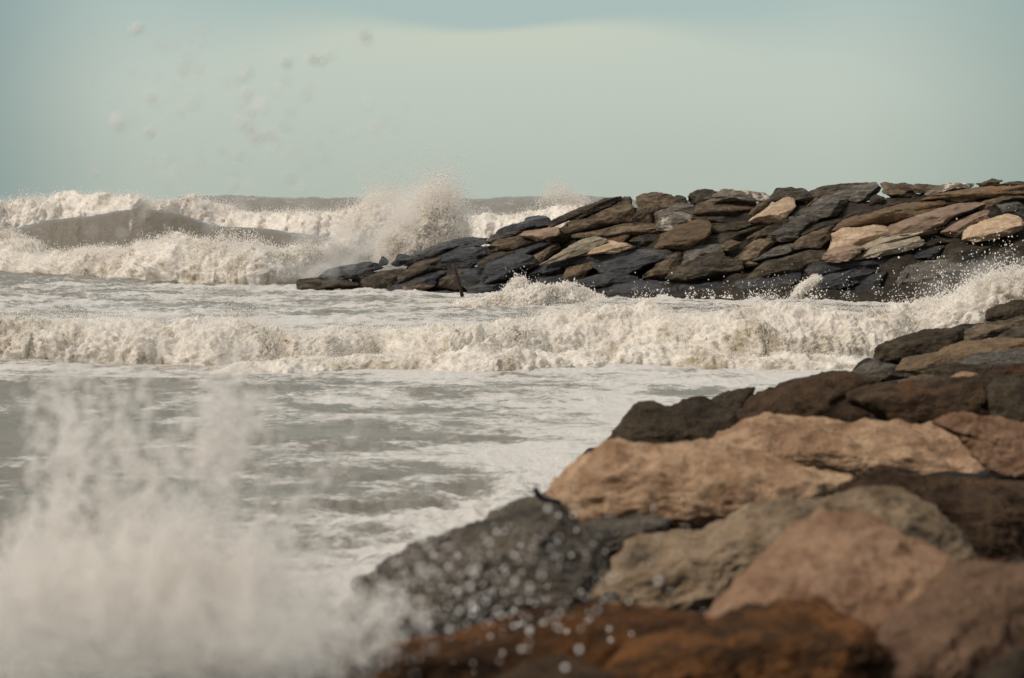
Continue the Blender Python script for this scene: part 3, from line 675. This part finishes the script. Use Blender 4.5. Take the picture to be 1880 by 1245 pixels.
def sea_foam(x, y, h):
    px = W0 / 2 + x / y * F
    py = HOR + 3.0 * F / y
    z0 = np.zeros_like(x)
    wx = x + 1.2 * perlin(np.stack([x * .3, y * .3, z0 + 30], -1))
    wy = y + 1.2 * perlin(np.stack([x * .3, y * .3, z0 + 60], -1))
    lace = fbm(np.stack([wx * 0.6, wy * 0.9, z0 + 5], -1), 5, 0.62, 'r')
    big = fbm(np.stack([x * .10, y * .22, z0 + 8], -1), 3)
    base = 0.37 + 0.0 * x
    base += 0.22 * smooth(760, 1150, px) * smooth(50, 30, y)          # lively wash by the stones
    base -= 0.12 * smooth(520, 60, px) * smooth(38, 30, y)            # slack water
    base += 0.22 * smooth(36, 44, y) * smooth(75, 66, y)              # run-off below the breakwater
    base -= 0.42 * smooth(74, 84, y)                                  # open sea, dark
    base += 0.25 * smooth(110, 130, y)
    base += 0.35 * smooth(31, 35.5, y) * smooth(42, 38, y)             # spill running ahead of the breaker
    nb = np.exp(-((px - 880) / 330) ** 2) * smooth(25, 18, y)
    base += 0.12 * nb
    base += 0.10 * smooth(450, 900, px) * smooth(50, 36, y)
    patch = fbm(np.stack([wx * 0.30, wy * 0.42, z0 + 15], -1), 4, 0.55)
    streak = fbm(np.stack([x * 0.9, y * 0.12, z0 + 25], -1), 4, 0.6, 'r')
    base += (0.85 * streak + 0.06) * smooth(80, 88, y) * smooth(100, 94, y)
    def seg(pts):
        d = np.full(len(x), 1e9)
        for (ax, ay), (bx, by) in zip(pts[:-1], pts[1:]):
            tt = np.clip(((x - ax) * (bx - ax) + (y - ay) * (by - ay)) / ((bx - ax) ** 2 + (by - ay) ** 2), 0, 1)
            d = np.minimum(d, np.hypot(x - ax - tt * (bx - ax), y - ay - tt * (by - ay)))
        return d
    shore = seg([(float(x_at(a, b)), b) for a, b in [(600, 12), (760, 15), (1000, 19), (1120, 24), (1400, 27.5), (1600, 31), (1800, 36)]])
    base += 0.26 * np.exp(-(shore / 1.7) ** 2)
    base += 0.30 * np.exp(-(seg([tuple(BP1[:2]), tuple(BP2[:2])]) / 1.6) ** 2)
    f = base + 0.60 * lace + 0.25 * big + 0.55 * patch
    return f

nr, na = 1500, 900
rr = 8.0 * (2600 / 8.0) ** (np.linspace(0, 1, nr))
aa = np.radians(np.linspace(-27, 27, na))
RR, AA = np.meshgrid(rr, aa, indexing='ij')
X, Y = (RR * np.sin(AA)).ravel(), (RR * np.cos(AA)).ravel()
Hs = sea_height(X, Y)
fo = sea_foam(X, Y, Hs)
m = mesh_from('sea', np.stack([X, Y, Hs], -1), grid_faces(nr, na)[:, ::-1])
attr = m.attributes.new('foam', 'FLOAT', 'POINT')
attr.data.foreach_set('value', np.ascontiguousarray(fo, np.float32))
link('sea', m, WATER, kind='structure', label='churned grey brown sea streaked with foam')

# ------------------------------------------------------------------ droplets
_oct_v = np.array([(1, 0, 0), (-1, 0, 0), (0, 1, 0), (0, -1, 0), (0, 0, 1), (0, 0, -1)], float)
_oct_f = np.array([(0, 2, 4), (2, 1, 4), (1, 3, 4), (3, 0, 4), (2, 0, 5), (1, 2, 5), (3, 1, 5), (0, 3, 5)])
def droplets(name, pts, rad, label, group=None, stretch=None, tmpl=None, kind='stuff', mat=None):
    pts = np.asarray(pts); rad = np.asarray(rad)
    tv, tf = tmpl if tmpl else (_oct_v, _oct_f)
    n, k = len(pts), len(tv)
    sc3 = rad[:, None] * rng.uniform(0.7, 1.35, (n, 3))
    q = tv[None] * sc3[:, None, :]
    if stretch is not None:
        q = q + stretch[:, None, :] * (tv[None, :, 2:3])
    v = (pts[:, None, :] + q).reshape(-1, 3)
    f = (tf[None] + (np.arange(n) * k)[:, None, None]).reshape(-1, 3)
    m = mesh_from(name, v, f)
    return link(name, m, mat or SPRAY, kind=kind, label=label, cat='spray', group=group)

# ------------------------------------------------------------------ breaking waves
CREST_P, CREST_R = [], []
def breaker(label, pxs, tops, bases, w, amp=0.30, mat=None, ds=None, back=2.0, d_fix=None, seed=0, nv=110, spray=6000, sr=(0.010, 0.028), sp_up=0.16, zbase=-0.12, hk=0.88):
    mat = mat or FOAM
    pxs = np.array(pxs, float)
    px0, px1 = pxs[0], pxs[-1]
    dmid = d_fix or sea_d(np.mean(bases))
    length = (px1 - px0) / F * dmid
    nu = int(length / (ds or 0.028 * dmid / 36))
    px = np.linspace(px0, px1, nu)
    top = np.interp(px, pxs, tops)
    if d_fix:
        Db = np.full(nu, d_fix) + np.interp(px, pxs, bases)
    else:
        Db = sea_d(np.interp(px, pxs, bases))
    ker = np.hanning(31); ker /= ker.sum()
    sm = lambda a: np.convolve(np.pad(a, 15, mode='edge'), ker, 'valid')
    Db, top = sm(Db), sm(top)
    zero = np.zeros(nu)
    Db = Db + 0.5 * w * fbm(np.stack([px * dmid / F * 0.45, zero + seed, zero], -1), 5, 0.6)
    h = z_at(top, Db + w)
    h = np.maximum(h * hk, 0.08)
    ends = smooth(0, 0.03, (px - px0) / (px1 - px0)) * smooth(0, 0.03, (px1 - px) / (px1 - px0))
    h = h * (0.25 + 0.75 * ends)
    v = np.linspace(0, 1, nv)
    s = 0.62
    a = np.clip(v / s, 0, 1) * math.pi / 2
    yb = np.where(v < s, w * (1 - np.cos(a)), w + back * w * (v - s) / (1 - s))
    zf = np.where(v < s, np.sin(a), np.maximum(0, 1 - (v - s) / (1 - s)) ** 1.4)
    Yg = Db[:, None] + yb[None]
    Xg = x_at(px, Db)[:, None] + 0 * Yg
    Zg = h[:, None] * zf[None] + zbase * (1 - zf[None] ** 0.5)
    P = np.stack([Xg, Yg, Zg], -1).reshape(-1, 3)
    f = grid_faces(nu, nv)
    n = vnormals(P, f)
    if n[:, 2].mean() < 0:
        n = -n; f = f[:, ::-1]
    hh = np.repeat(h, nv)
    q = P / (0.75 * w if w < 2 else w)
    o = seed * 7.7
    edge = np.tile(smooth(0, 0.12, v) * smooth(1.0, 0.8, v), nu)
    warp = np.stack([perlin(q * 1.3 + o), perlin(q * 1.3 + o + 40), perlin(q * 1.3 + o + 80)], -1)
    q2 = q + 0.18 * warp
    q3 = q2 + 0.16 * np.stack([perlin(q * 4.1 + o + 7), perlin(q * 4.1 + o + 27), perlin(q * 4.1 + o + 57)], -1)
    disp = 0.9 * fbm(q2 * 0.8 + o, 2) + 0.62 * fbm(q2 * 1.7 + o, 6, 0.62, 'b') + 0.30 * fbm(q2 * np.array([2.2, 1.2, 1.2]) + o, 5, 0.62, 'r') + 0.34 * fbm(q3 * np.array([5.0, 4.0, 4.0]) + o, 5, 0.7, 'r')
    dirn = n * 0.7 + np.array([0, -0.35, 0.35])
    P = P + dirn * (disp * amp * np.sqrt(hh * w) * (0.25 + 0.75 * edge))[:, None]
    # side thrown lace
    P[:, 0] += 0.25 * amp * hh * warp[:, 0] * edge
    m = mesh_from('breaking_wave', P, f)
    ob = link('breaking_wave', m, mat, (0, 0, 0), label, 'wave', 'breaking waves')
    # spray thrown off the crest
    Pg = P.reshape(nu, nv, 3)
    ng = int(spray)
    ui = rng.integers(0, nu, ng)
    vi = np.clip((rng.normal(s, 0.16, ng) * nv).astype(int), 0, nv - 1)
    base = Pg[ui, vi]
    burst = np.clip(0.15 + 1.7 * perlin(np.stack([base[:, 0] / w * 0.9, base[:, 1] * 0, base[:, 1] * 0 + seed], -1)), 0.08, 2)
    up = rng.exponential(1.0, ng) * sp_up * h[ui] * burst
    pts = base + np.stack([rng.normal(0, 0.08, ng) * w + up * 0.1, rng.normal(0, 0.12, ng) * w, up], -1)
    rad = (sr[0] + (sr[1] - sr[0]) * rng.beta(1, 3.5, ng)) * 0.8 * dmid / 38
    st = np.stack([rng.normal(0, 0.5, ng), rng.normal(0, .5, ng), rng.normal(0.8, .8, ng)], -1) * rad[:, None]
    CREST_P.append((pts, rad, st))
    n2 = ng
    ui = rng.integers(0, nu, n2); vi = np.clip((rng.uniform(0.03, 0.75, n2) * nv).astype(int), 0, nv - 1)
    pts = Pg[ui, vi] + np.abs(rng.normal(0, 0.045, (n2, 3))) * w * np.array([1, -1, 1.3])
    rad = rng.uniform(0.4, 1.0, n2) * sr[1] * 0.5 * dmid / 38
    CREST_P.append((pts, rad, rng.normal(0, 0.8, (n2, 3)) * rad[:, None]))
    return ob

breaker('long tumbling white breaker crossing the bay in front of the breakwater',
        [-160, 0, 60, 200, 260, 400, 480, 600, 700, 800, 900, 1000, 1060, 1150, 1300, 1500, 1600, 1680, 1760, 1830, 1960],
        [566, 572, 572, 562, 574, 588, 585, 590, 594, 582, 577, 572, 556, 549, 549, 548, 549, 545, 525, 505, 480],
        [668, 664, 664, 668, 668, 674, 668, 662, 652, 668, 662, 652, 650, 650, 660, 664, 666, 660, 650, 640, 630],
        1.8, 0.34, FOAM, spray=48000, hk=0.74, seed=3, nv=150, sp_up=0.17, sr=(0.005, 0.018))
breaker('low rolling spill of foam sliding ahead of the long breaker',
        [380, 470, 560, 660, 760, 860, 960, 1060, 1180, 1300, 1400, 1500, 1620],
        [664, 652, 650, 640, 630, 640, 632, 628, 626, 632, 636, 640, 650],
        [690, 690, 686, 680, 678, 686, 684, 676, 672, 678, 682, 682, 680],
        1.3, 0.42, FOAM, spray=14000, seed=29, nv=90, sp_up=0.2, sr=(0.004, 0.014), hk=0.62)
breaker('white surf crashing past the tip of the breakwater below the dark swell',
        [-140, 0, 53, 110, 186, 240, 290, 346, 400, 500, 580, 650],
        [428, 432, 452, 462, 460, 446, 414, 442, 446, 448, 448, 432],
        [492, 500, 503, 508, 510, 514, 518, 522, 524, 524, 520, 505],
        2.6, 0.34, FOAM, ds=0.06, spray=26000, seed=8, nv=120, sr=(0.006, 0.017), sp_up=0.20)
breaker('far line of white surf behind the dark swell along the horizon',
        [-150, 0, 100, 180, 230, 260, 300, 330, 420, 480, 530, 600, 660, 720, 790],
        [356, 358, 360, 362, 356, 352, 358, 362, 374, 380, 373, 376, 364, 362, 372],
        [0, 0, 2, 0, -2, 0, 2, 4, 4, 2, 0, 0, -2, -4, -6],
        4.0, 0.30, FOAM_FAR, ds=0.11, d_fix=132.0, spray=16000, seed=13, nv=90, sr=(0.006, 0.015), sp_up=0.10)
breaker('small far line of white surf behind the breakwater between plume and first skyline boulder',
        [780, 850, 900, 930, 960, 1000, 1050, 1100, 1180],
        [398, 394, 384, 377, 386, 374, 370, 378, 390],
        [0, 1, 0, 0, 1, 0, 0, 2, 3],
        4.0, 0.26, FOAM_FAR, ds=0.11, d_fix=122.0, spray=4000, seed=17, nv=90, sr=(0.006, 0.015), sp_up=0.12)
breaker('low foaming wash running up against the breakwater slabs',
        [830, 900, 960, 1000, 1040, 1085, 1120],
        [556, 545, 528, 524, 519, 535, 550],
        [566, 566, 566, 564, 562, 560, 562],
        0.9, 0.4, FOAM, ds=0.035, spray=2500, seed=23, nv=70, sp_up=0.25)

P_, R_, S_ = (np.concatenate([c[k] for c in CREST_P]) for k in range(3))
droplets('spray', P_, R_, 'fine droplets torn off the crests of the breaking waves', stretch=S_)

# ------------------------------------------------------------------ bursts of spray
def in_poly(poly, n):
    p = np.asarray(poly, float)
    lo, hi = p.min(0), p.max(0)
    out = np.zeros((0, 2))
    while len(out) < n:
        q = rng.uniform(lo, hi, (n * 3, 2))
        ins = np.zeros(len(q), bool)
        j = len(p) - 1
        for i in range(len(p)):
            c = ((p[i, 1] > q[:, 1]) != (p[j, 1] > q[:, 1])) & (q[:, 0] < (p[j, 0] - p[i, 0]) * (q[:, 1] - p[i, 1]) / (p[j, 1] - p[i, 1] + 1e-12) + p[i, 0])
            ins ^= c
            j = i
        out = np.concatenate([out, q[ins]])
    return out[:n]

def burst(label, poly, d, thick, n_drops, drop_px, up_px, rad, core=True, seed=0, skew=0.0, rough=0.34, name='splash'):
    root = None
    q = in_poly(poly, n_drops)
    pw = perlin(np.stack([q[:, 0] / 22.0, q[:, 1] / 22.0, np.full(len(q), seed * 1.0)], -1))
    e = rng.exponential(1.0, n_drops) * np.clip(0.45 + 1.5 * pw, 0.05, 2.4)
    ang = rng.normal(0, 0.5, n_drops)
    q = q + np.stack([rng.normal(0, drop_px, n_drops) + np.sin(ang) * e * up_px + skew * e, rng.normal(0, drop_px, n_drops) - np.cos(ang) * e * up_px], -1)
    dd = d + rng.normal(0, thick * 0.6, n_drops)
    pts = at(q[:, 0], q[:, 1], dd)
    r = rng.uniform(rad[0], rad[1], n_drops) * rng.uniform(0.5, 1, n_drops)
    st = np.stack([np.sin(ang), 0 * ang, np.cos(ang)], -1) * r[:, None] * 0.8
    if core:
        Pm, f, size = lump(poly, lambda a, b: d + 0 * a, thick, 6, expand=0.86, facets=0, rough=rough, seed=seed, billow=1.0, pn=2.2)
        org = np.array([Pm[:, 0].mean(), Pm[:, 1].mean(), Pm[:, 2].min()])
        m = mesh_from(name, Pm - org, f)
        root = link(name, m, FOAM, org, label, 'splash')
        tv, tf = _oct_v, _oct_f
        k = len(tv)
        qq = tv[None] * (r[:, None] * rng.uniform(0.7, 1.3, (n_drops, 3)))[:, None, :] + st[:, None, :] * tv[None, :, 2:3]
        v = (pts[:, None] + qq).reshape(-1, 3) - org
        ff = (tf[None] + (np.arange(n_drops) * k)[:, None, None]).reshape(-1, 3)
        dm = mesh_from('droplets', v, ff)
        dm.materials.append(SPRAY)
        o = bpy.data.objects.new('droplets', dm)
        o['kind'] = 'stuff'
        COL.objects.link(o)
        o.parent = root
        return root
    return droplets('spray', pts, r, label, stretch=st)

burst('tall white plume bursting behind the low dark tip of the breakwater',
      [(690, 480), (700, 430), (742, 412), (762, 385), (772, 362), (795, 350), (822, 352), (840, 372), (848, 405), (860, 440), (840, 455), (790, 470), (730, 485)],
      72.0, 1.3, 80000, 5.0, 21.0, (0.009, 0.022), seed=31)
burst('lower white lobe of spray joined to the tall plume over the far surf',
      [(600, 470), (630, 430), (660, 395), (668, 372), (690, 362), (720, 366), (745, 378), (760, 410), (720, 450), (660, 480)],
      78.0, 1.5, 52000, 5.0, 17.0, (0.009, 0.022), seed=37)
burst('white burst of surf climbing the near stones beyond the black angular boulder',
      [(1660, 640), (1680, 575), (1725, 548), (1765, 532), (1800, 512), (1850, 496), (1930, 478), (1960, 500), (1960, 640), (1800, 650)],
      38.5, 0.8, 22000, 5.0, 14.0, (0.007, 0.018), seed=41, skew=-6.0)
burst('slim white jet of water thrown up the dark rock face',
      [(1450, 548), (1462, 530), (1475, 518), (1495, 507), (1510, 512), (1494, 525), (1478, 538), (1466, 550)],
      56.5, 0.25, 2500, 2.0, 3.0, (0.010, 0.02), seed=43)
burst('small lively splash against the whaleback rock',
      [(918, 548), (930, 525), (945, 512), (962, 510), (972, 528), (985, 548)],
      60.5, 0.3, 3500, 3.0, 7.0, (0.010, 0.022), seed=47)
burst('thin wisp of spray above the far surf on the horizon', [(985, 372), (1010, 352), (1040, 348), (1070, 362), (1085, 374)], 121.0, 1.5, 5000, 5.0, 9.0, (0.012, 0.026), core=False, seed=51)

def mist_mat(name, dens, scale):
    m, N, out = new_mat(name)
    tc = N.n('ShaderNodeTexCoord')
    g = N.n('ShaderNodeNewGeometry')
    mp = N.n('ShaderNodeMapping')
    N.put(mp.inputs['Vector'], tc.outputs['Generated'])
    mp.inputs['Location'].default_value = (-1, -1, -1)
    mp.inputs['Scale'].default_value = (2, 2, 2)
    ln = N.n('ShaderNodeVectorMath', _operation='LENGTH')
    N.put(ln.inputs[0], mp.outputs[0])
    nz = N.noise(g.outputs['Position'], scale, 5, 0.6, 0.6)
    fall = N.step(1.0, 0.1, ln.outputs['Value'])
    d = N.math('MULTIPLY', N.math('MULTIPLY', fall, N.step(0.38, 0.66, nz)), dens)
    v = N.n('ShaderNodeVolumePrincipled')
    v.inputs['Color'].default_value = L(.97, .95, .92)
    v.inputs['Anisotropy'].default_value = 0.2
    N.put(v.inputs['Density'], d)
    N.put(out.inputs['Volume'], v.outputs[0])
    return m
def mist(label, px, py, d, wx, wz, wy, dens, scale):
    v, f = ico(3)
    c = at(px, py, d)
    m = mesh_from('mist', v * np.array([wx, wy, wz]), f)
    return link('mist', m, mist_mat('sea_mist', dens, scale), c, label, 'mist', kind='stuff')
mist('soft white mist round the tall plume', 775, 415, 72.0, 2.6, 1.9, 2.0, 1.6, 0.9)
mist('soft white mist over the lower lobe of spray', 640, 455, 74.0, 2.8, 1.3, 2.0, 1.1, 0.9)
mist('soft mist drifting over the awash tip of the breakwater', 600, 495, 68.5, 2.2, 0.7, 1.2, 1.0, 1.2)
mist('soft mist over the burst of surf by the near stones', 1840, 540, 38.2, 1.9, 0.9, 0.9, 2.0, 1.6)
mist('soft mist hanging over the breaker', 260, 600, 36.4, 2.6, 0.55, 0.9, 0.7, 1.5)
mist('fine mist inside the near splash', 210, 1120, 5.2, 0.46, 0.26, 0.5, 1.1, 6.0)

# drops flying over the lower boulders of the breakwater
n = 2600
q = np.stack([rng.uniform(1160, 1880, n), 0 * np.arange(n)], -1)
q = q[perlin(np.stack([q[:, 0] / 28, q[:, 0] * 0, q[:, 0] * 0 + 2.2], -1)) + rng.normal(0, 0.15, n) > 0.05]
n = len(q)
edge = np.interp(q[:, 0], [1160, 1300, 1500, 1600, 1700, 1800, 1880], [552, 548, 548, 548, 540, 515, 490])
amt = np.interp(q[:, 0], [1160, 1300, 1450, 1560, 1640, 1720, 1880], [10, 8, 5, 22, 34, 30, 26])
q[:, 1] = edge - rng.exponential(1, n) * amt
droplets('spray', at(q[:, 0], q[:, 1], 39 + rng.uniform(-1, 1, n)), 0.004 + 0.018 * rng.beta(1, 3, n), 'scattered bright drops flying before the dark lower boulders', tmpl=ico(1))

# the near splash thrown up beside the camera side stones
def plume(n, cx, cy, sx, sy, d0, d1, r0, r1):
    q = np.stack([rng.normal(cx, sx, n), rng.normal(cy, sy, n)], -1)
    keep = perlin(np.stack([q[:, 0] / 70, q[:, 1] / 90, np.full(n, 3.3)], -1)) + rng.normal(0, 0.2, n) + 0.004 * (q[:, 1] - 960) > -0.05
    q = q[keep]
    d = rng.uniform(d0, d1, len(q))
    return at(q[:, 0], q[:, 1], d), rng.uniform(r0, r1, len(q))
def jets(n, count, x0, x1, ybase, len0, len1, d0, d1, r0, r1):
    P, R = [], []
    for k in range(count):
        bx, by = rng.uniform(x0, x1), rng.normal(ybase, 25)
        a = rng.normal(0.05, 0.28) + (bx - 320) / 1500
        ln = rng.uniform(len0, len1)
        m = int(n / count * rng.uniform(0.4, 1.6))
        u = rng.beta(1.1, 1.6, m)
        wd = 5 + 19 * u ** 1.3
        q = np.stack([bx + np.sin(a) * ln * u + rng.normal(0, 1, m) * wd + 40 * u ** 2, by - np.cos(a) * ln * u * (1.1 - 0.1 * u) + rng.normal(0, 1, m) * wd], -1)
        P.append(at(q[:, 0], q[:, 1], rng.uniform(d0, d1) + rng.normal(0, 0.15, m)))
        R.append(rng.uniform(r0, r1, m) * (1 + 0.6 * u))
    return np.concatenate(P), np.concatenate(R)
sets = [plume(15000, 200, 1160, 180, 60, 4.2, 5.4, .0025, .0055),
        plume(5000, 470, 1190, 90, 40, 4.2, 5.4, .0025, .0055),
        jets(26000, 70, 0, 470, 1140, 60, 230, 4.6, 6.2, .0025, .0055),
        jets(2600, 40, 40, 500, 1000, 120, 330, 5.6, 7.2, .004, .008),
        jets(1500, 30, 100, 480, 860, 80, 230, 6.0, 7.5, .004, .009),
        jets(1300, 20, 500, 720, 1170, 60, 180, 4.8, 6.0, .003, .0065),
        plume(400, 330, 790, 150, 110, 5.5, 7.5, .004, .010),
        plume(250, 430, 950, 130, 80, 5.5, 7.0, .006, .012)]
droplets('spray', np.concatenate([s[0] for s in sets]), np.concatenate([s[1] for s in sets]), 'dense white splash bursting up from the water at the foot of the near stones')
n = 430
q = np.stack([rng.normal(860, 150, n), rng.normal(1065, 65, n)], -1)
droplets('spray', at(q[:, 0], q[:, 1], rng.uniform(5.5, 8.5, n)), .003 + .009 * rng.beta(1, 4, n), 'white drops flying past the wet dark boulder', tmpl=ico(1), mat=DROP)
n = 170
q = np.stack([rng.normal(440, 150, n), 30 + 520 * rng.beta(1.5, 1.3, n)], -1)
k = rng.integers(0, n, 30)
q[k] = np.array([455, 190]) + rng.normal(0, [75, 55], (30, 2))
q = np.repeat(q, 4, 0) + rng.normal(0, 6.5, (4 * n, 2)) * np.repeat(rng.uniform(0.2, 1.6, n), 4)[:, None]
dq = np.repeat(rng.uniform(4.6, 6.6, n), 4)
rq = np.repeat(.0035 + .0075 * rng.beta(1.1, 2.4, n), 4) * rng.uniform(0.35, 1.0, 4 * n)
st = rng.normal(0, 1, (4 * n, 3)) * rq[:, None] * 0.6
droplets('spray', at(q[:, 0], q[:, 1], dq), rq, 'single drops of spray hanging against the sky', tmpl=ico(1), mat=DROP, stretch=st)

# ------------------------------------------------------------------ two pieces of scrap
def tube(name, pts, rad, mat, label, cat):
    pts = np.array(pts, float)
    k = 10
    rings = []
    for i in range(len(pts)):
        t = pts[min(i + 1, len(pts) - 1)] - pts[max(i - 1, 0)]
        t /= np.linalg.norm(t)
        a = np.cross(t, [0, 1, 0.1]); a /= np.linalg.norm(a)
        b = np.cross(t, a)
        th = np.arange(k) / k * 2 * math.pi
        rings.append(pts[i] + rad[i] * (np.cos(th)[:, None] * a + np.sin(th)[:, None] * b))
    v = np.concatenate(rings)
    f = []
    for i in range(len(pts) - 1):
        for j in range(k):
            f.append([i * k + j, i * k + (j + 1) % k, (i + 1) * k + (j + 1) % k, (i + 1) * k + j])
    bm = bmesh.new()
    vs = [bm.verts.new(x - pts[0]) for x in v]
    for q in f: bm.faces.new([vs[x] for x in q])
    bm.faces.new(vs[:k][::-1]); bm.faces.new(vs[-k:])
    bmesh.ops.recalc_face_normals(bm, faces=bm.faces)
    m = bpy.data.meshes.new(name); bm.to_mesh(m); bm.free()
    for p in m.polygons: p.use_smooth = True
    return link(name, m, mat, pts[0], label, cat)
iron = rock_mat('rusty_iron', L(.030, .020, .016), L(.060, .035, .025), L(.100, .045, .025), 0.4, 0.6, 0.3, 4)
black = rock_mat('black_rubber', L(.012, .012, .013), L(.020, .020, .022), L(.03, .03, .03), 0.2, 0.5, 0.2, 4)
def pp(l, d): return [at(x, y, d) for x, y in l]
tube('leaning_post', pp([(849, 545), (845, 527), (841, 512), (836, 498), (831, 484)], 59.0), [.055, .05, .05, .045, .04], iron,
     'thin rusty iron post leaning in the foam at the foot of the breakwater', 'post')
tube('bent_pipe', pp([(1030, 924), (1018, 921), (1004, 919), (993, 914), (986, 905), (982, 896)], 11.4), [.011, .013, .015, .017, .018, .017], black,
     'short bent black pipe end sticking up between the broad peach boulder and the water', 'pipe')

# ------------------------------------------------------------------ sky, sun, camera
w = bpy.data.worlds.new('World')
sc.world = w
w.use_nodes = True
t = w.node_tree
t.nodes.clear()
N = NT(t)
out = N.n('ShaderNodeOutputWorld')
bg = N.n('ShaderNodeBackground')
STR = 0.1
SUN_EL, SUN_AZ = math.radians(44), math.radians(-120)     # azimuth from +Y (out to sea), negative to the left
sky = N.n('ShaderNodeTexSky', _sky_type='NISHITA', _sun_disc=False, _sun_elevation=SUN_EL, _sun_rotation=SUN_AZ, _dust_density=3.0)
tc = N.n('ShaderNodeTexCoord')
sep = N.n('ShaderNodeSeparateXYZ')
N.put(sep.inputs[0], tc.outputs['Generated'])
az = N.math('ARCTAN2', sep.outputs[0], sep.outputs[1])
el = N.math('ARCSINE', sep.outputs[2])
def C(r, g, b, k=1.0):
    c = s2l(r, g, b)
    return (c[0] / STR * k, c[1] / STR * k, c[2] / STR * k, 1)
soft = N.noise(tc.outputs['Generated'], 9.0, 4, 0.5, 0.5)
el2 = N.math('ADD', el, N.math('MULTIPLY', N.math('SUBTRACT', soft, 0.5), 0.03))
low = N.mix(N.step(-0.01, 0.06, el2), C(186, 196, 184), C(195, 205, 194))
# wavy lower edge of the blue grey cloud bank
wave = N.math('ADD', 0.0862, N.math('MULTIPLY', N.math('COSINE', N.math('MULTIPLY', N.math('ADD', az, 0.0178), 46.0)), -0.0024))
wave = N.math('ADD', wave, N.math('MULTIPLY', N.math('ABSOLUTE', az), -0.01))
edge_soft = N.math('ADD', 0.0028, N.math('MULTIPLY', N.math('POWER', N.math('ABSOLUTE', az), 2.0), 0.9))
inb = N.step(N.math('SUBTRACT', wave, edge_soft), N.math('ADD', wave, edge_soft), el)
warm = N.mix(N.math('MULTIPLY', N.step(0.050, 0.086, el), N.step(0.17, 0.02, N.math('ABSOLUTE', N.math('ADD', az, 0.01)))), low, C(201, 209, 193))
body = N.mix(N.math('MULTIPLY', inb, 1.0), warm, C(174, 193, 188))
sideL = N.step(-0.17, -0.30, az)
sideR = N.step(0.15, 0.32, az)
body = N.mix(N.math('MULTIPLY', sideL, 0.85), body, C(115, 142, 145))
body = N.mix(N.math('MULTIPLY', sideR, 0.75), body, C(128, 152, 148))
rear = N.step(0.3, -0.6, sep.outputs[1])  # unseen sky behind the camera, dimmed so rock fronts fall darker than their tops
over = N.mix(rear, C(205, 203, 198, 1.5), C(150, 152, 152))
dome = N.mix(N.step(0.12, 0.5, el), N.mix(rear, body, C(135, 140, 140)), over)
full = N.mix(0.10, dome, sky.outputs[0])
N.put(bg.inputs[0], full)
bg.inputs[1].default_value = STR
N.put(out.inputs[0], bg.outputs[0])

sd = bpy.data.lights.new('sun', 'SUN')
sd.energy = 2.7
sd.angle = math.radians(18)
sd.color = (1.0, 0.92, 0.83)
so = bpy.data.objects.new('sun', sd)
COL.objects.link(so)
to_sun = Vector((math.sin(SUN_AZ) * math.cos(SUN_EL), math.cos(SUN_AZ) * math.cos(SUN_EL), math.sin(SUN_EL)))
so.rotation_euler = to_sun.to_track_quat('Z', 'Y').to_euler()
so.location = (-20, 0, 30)

cd = bpy.data.cameras.new('camera')
cd.lens = LENS
cd.sensor_width = 36
cd.clip_end = 6000
cd.clip_start = 0.1
cd.dof.use_dof = True
cd.dof.focus_distance = 48
cd.dof.aperture_fstop = 1.8
co = bpy.data.objects.new('camera', cd)
co.location = CAM
co.rotation_euler = (math.radians(90) - PITCH, 0, 0)
COL.objects.link(co)
sc.camera = co

sc.view_settings.view_transform = 'Standard'
sc.view_settings.look = 'None'
sc.view_settings.exposure = 0
sc.view_settings.gamma = 1
sc.render.engine = 'CYCLES'
sc.cycles.use_denoising = True
sc.cycles.max_bounces = 10
sc.cycles.diffuse_bounces = 8
sc.cycles.glossy_bounces = 2
sc.cycles.transmission_bounces = 8
sc.cycles.volume_bounces = 4
sc.cycles.use_adaptive_sampling = True
sc.cycles.adaptive_threshold = 0.01
